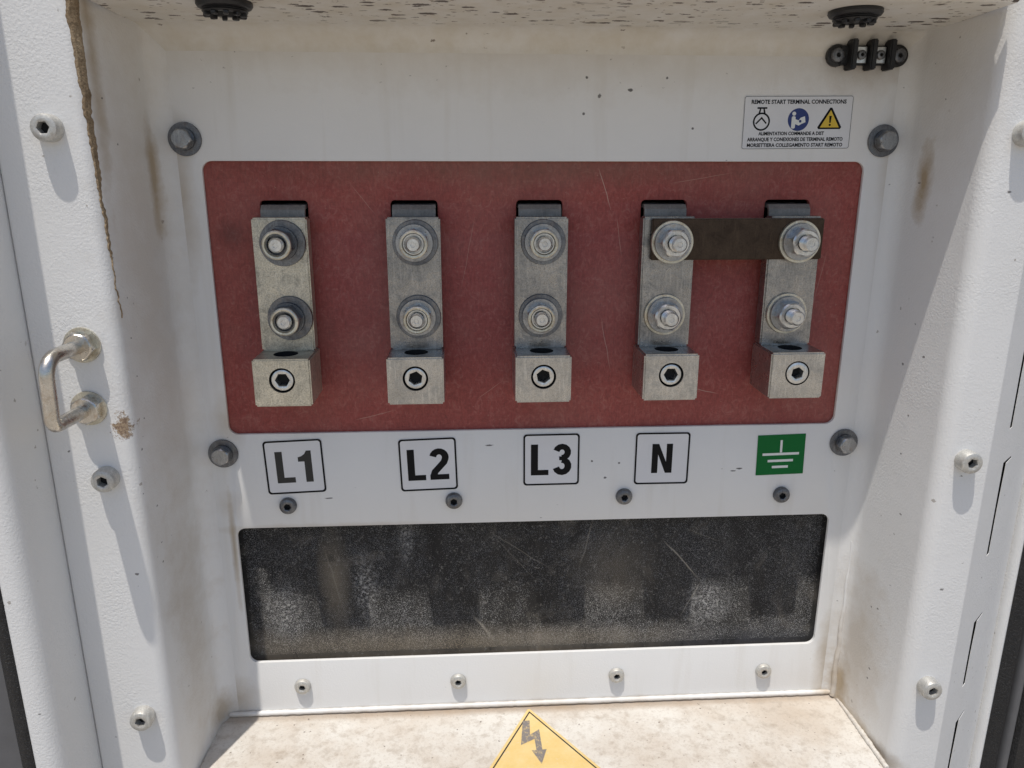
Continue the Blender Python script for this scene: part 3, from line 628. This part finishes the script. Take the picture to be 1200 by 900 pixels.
link('pictogram', plate('pictogram', [[(.0184, -.0002), (.0192, -.0002), (.0195, .0035), (.0181, .0035)], rrect(.0182, .0194, -.0019, -.0008, .0004)], -.00036, .00006, 0, m_ink), None, ns)
# warning triangle on the ledge, mostly below the picture edge
wt = thing('warning_sticker', 'sun faded yellow warning triangle with lightning bolt on the dusty ledge', 'sticker', (.1825, -.0025, ZF), None, (0, 0, math.radians(3.5)))
s3 = math.tan(math.radians(31.5)); Hh = .0695
tri = lambda t, b, r=0: [(0, -t), (-(b-t)*s3, -b), ((b-t)*s3, -b)]
link('backing', plate('backing', [tri(0, Hh)], .00045, .0003, 0, m_yf, True), None, wt)
link('border', plate('border', [tri(.0035, Hh-.0028), tri(.0052, Hh-.0037)], .00055, .00008, 0, m_inkf, True), None, wt)
link('symbol', plate('symbol', [[(-.0012, -.0125), (.0035, -.0125), (.0018, -.0260), (.0085, -.0215), (.0078, -.0400), (.0105, -.0400), (.0055, -.0520), (.0010, -.0400), (.0040, -.0400), (.0042, -.0300), (-.0052, -.0345)]], .00056, .00008, 0, m_wornbolt, True), None, wt, (-.0045, 0, 0))

# ------------------------------------------------------------------ handle
def tube(name, pts, r, mat, n=20):
    bm = bmesh.new(); rows = []; P = [Vector(p) for p in pts]; a = Vector((1, 0, 0))
    for i, p in enumerate(P):
        d = (P[min(i+1, len(P)-1)]-P[max(i-1, 0)]).normalized(); a = (a-d*a.dot(d)).normalized(); b = d.cross(a)
        rows.append([bm.verts.new(p+a*r*math.cos(2*math.pi*k/n)+b*r*math.sin(2*math.pi*k/n)) for k in range(n)])
    for x, y in zip(rows, rows[1:]):
        for k in range(n): bm.faces.new((x[k], y[k], y[(k+1) % n], x[(k+1) % n]))
    bm.faces.new(rows[0]); bm.faces.new(rows[-1]); return finish(bm, name, 0, 1, 50, mat)
hd = thing('pull_handle', 'small bent steel rod handle on the left frame strip', 'handle', (-.0445, -.068, -.104))
hz0, hz1, hy, hr = .0164, -.0160, -.0315, .0085
pts = [(0, .0, hz0), (0, -.006, hz0), (0, -.012, hz0), (0, -.018, hz0)]+[(0, hy+hr-hr*math.sin(math.radians(a)), hz0-hr+hr*math.cos(math.radians(a))) for a in range(0, 91, 10)]+[(0, hy, .0045), (0, hy, .001), (0, hy, -.003), (0, hy, -.007)]+[(0, hy+.0045-.0045*math.cos(math.radians(a)), hz1+.0045-.0045*math.sin(math.radians(a))) for a in range(0, 91, 15)]+[(0, -.020, hz1), (0, -.014, hz1), (0, -.007, hz1), (0, 0, hz1)]
link('grip_rod', tube('grip_rod', pts, .0034, m_chrome), None, hd, (0, 0, 0), (0, math.radians(2.5), math.radians(-4)))
HW = lathe('handle_washer', [(.003, 0), (.0086, 0), (.0089, .0005), (.0087, .0014), (.003, .0014)], 36, m_zincy)
HN = hexhead('handle_nut', .0128, .0052, 0, 0, m_chrome)
for x, z, a in ((.0007, hz0, .2), (-.0007, hz1, .6)):
    link('handle_washer', HW, None, hd, (x, -.0001, z)); link('handle_nut', HN, None, hd, (x, -.0014, z), (0, a, 0))

# ------------------------------------------------------------------ barrier strip top right
tb = thing('terminal_strip', 'small black barrier strip with two screw bays in the upper right corner', 'connector', (.3680, 0, .0563), None, (0, 0, 0))
link('base', boxm('base', -.0165, .0165, -.0045, 0, -.0050, .0050, .0008, 2, m_black), None, tb)
for sx in (-1, 1):
    link('mounting_ear', plate('mounting_ear', [circ(sx*.0172, 0, .0058, 28)], -.0030, .003, .0003, m_black), None, tb)
    link('screw', sockethead('screw', .0038, .0022, .0011, .001, m_zincd, .5), None, tb, (sx*.0175, -.0030, 0))
for x in (-.0105, .0005, .0110):
    link('barrier', boxm('barrier', x-.0016, x+.0016, -.0095, -.0001, -.0078, .0078, .0006, 2, m_black), None, tb)
for x in (-.0050, .00575):
    link('contact_plate', boxm('contact_plate', x-.0031, x+.0031, -.0052, -.0045, -.0042, .0042, .0002, 1, m_zinc), None, tb)
    b = link('screw', sockethead('screw', .0025, .0018, .0009, .0008, m_zincd, .5), None, tb, (x, -.0052, 0))
# ------------------------------------------------------------------ grommets in the roof
for x, y, lb in ((.0360, -.0560, 'black ribbed cable gland in the roof, upper left'), (.3335, -.0545, 'black ribbed cable gland in the roof above the small barrier strip')):
    g = thing('cable_gland', lb, 'cable gland', (x, y, ZC+.0005), 'black cable glands in the roof of the recess', (math.radians(90), 0, 0))
    # local -Y axis points down after this turn
    g.rotation_euler = (math.radians(90), 0, 0)
    link('flange', lathe('flange', [(.004, -.001), (.0124, -.001), (.0126, .0008), (.0118, .0020), (.0104, .0025), (.0100, .0020), (.004, .0020)], 40, m_black), None, g)
    r0 = lathe('threaded_ring', [(.0060, .002), (.0098, .002), (.0104, .0028), (.0098, .0032), (.0102, .0036), (.0098, .0040), (.0094, .0043), (.0070, .0043), (.0064, .0038), (.0060, .002)], 40, m_black)
    link('threaded_ring', r0, None, g)
    for k in range(10):
        a = 2*math.pi*k/10
        link('lug', boxm('lug', -.0016, .0016, -.0058, -.0040, -.0012, .0012, .0004, 1, m_black), None, g, (.0082*math.cos(a), 0, .0082*math.sin(a)), (0, -a, 0))
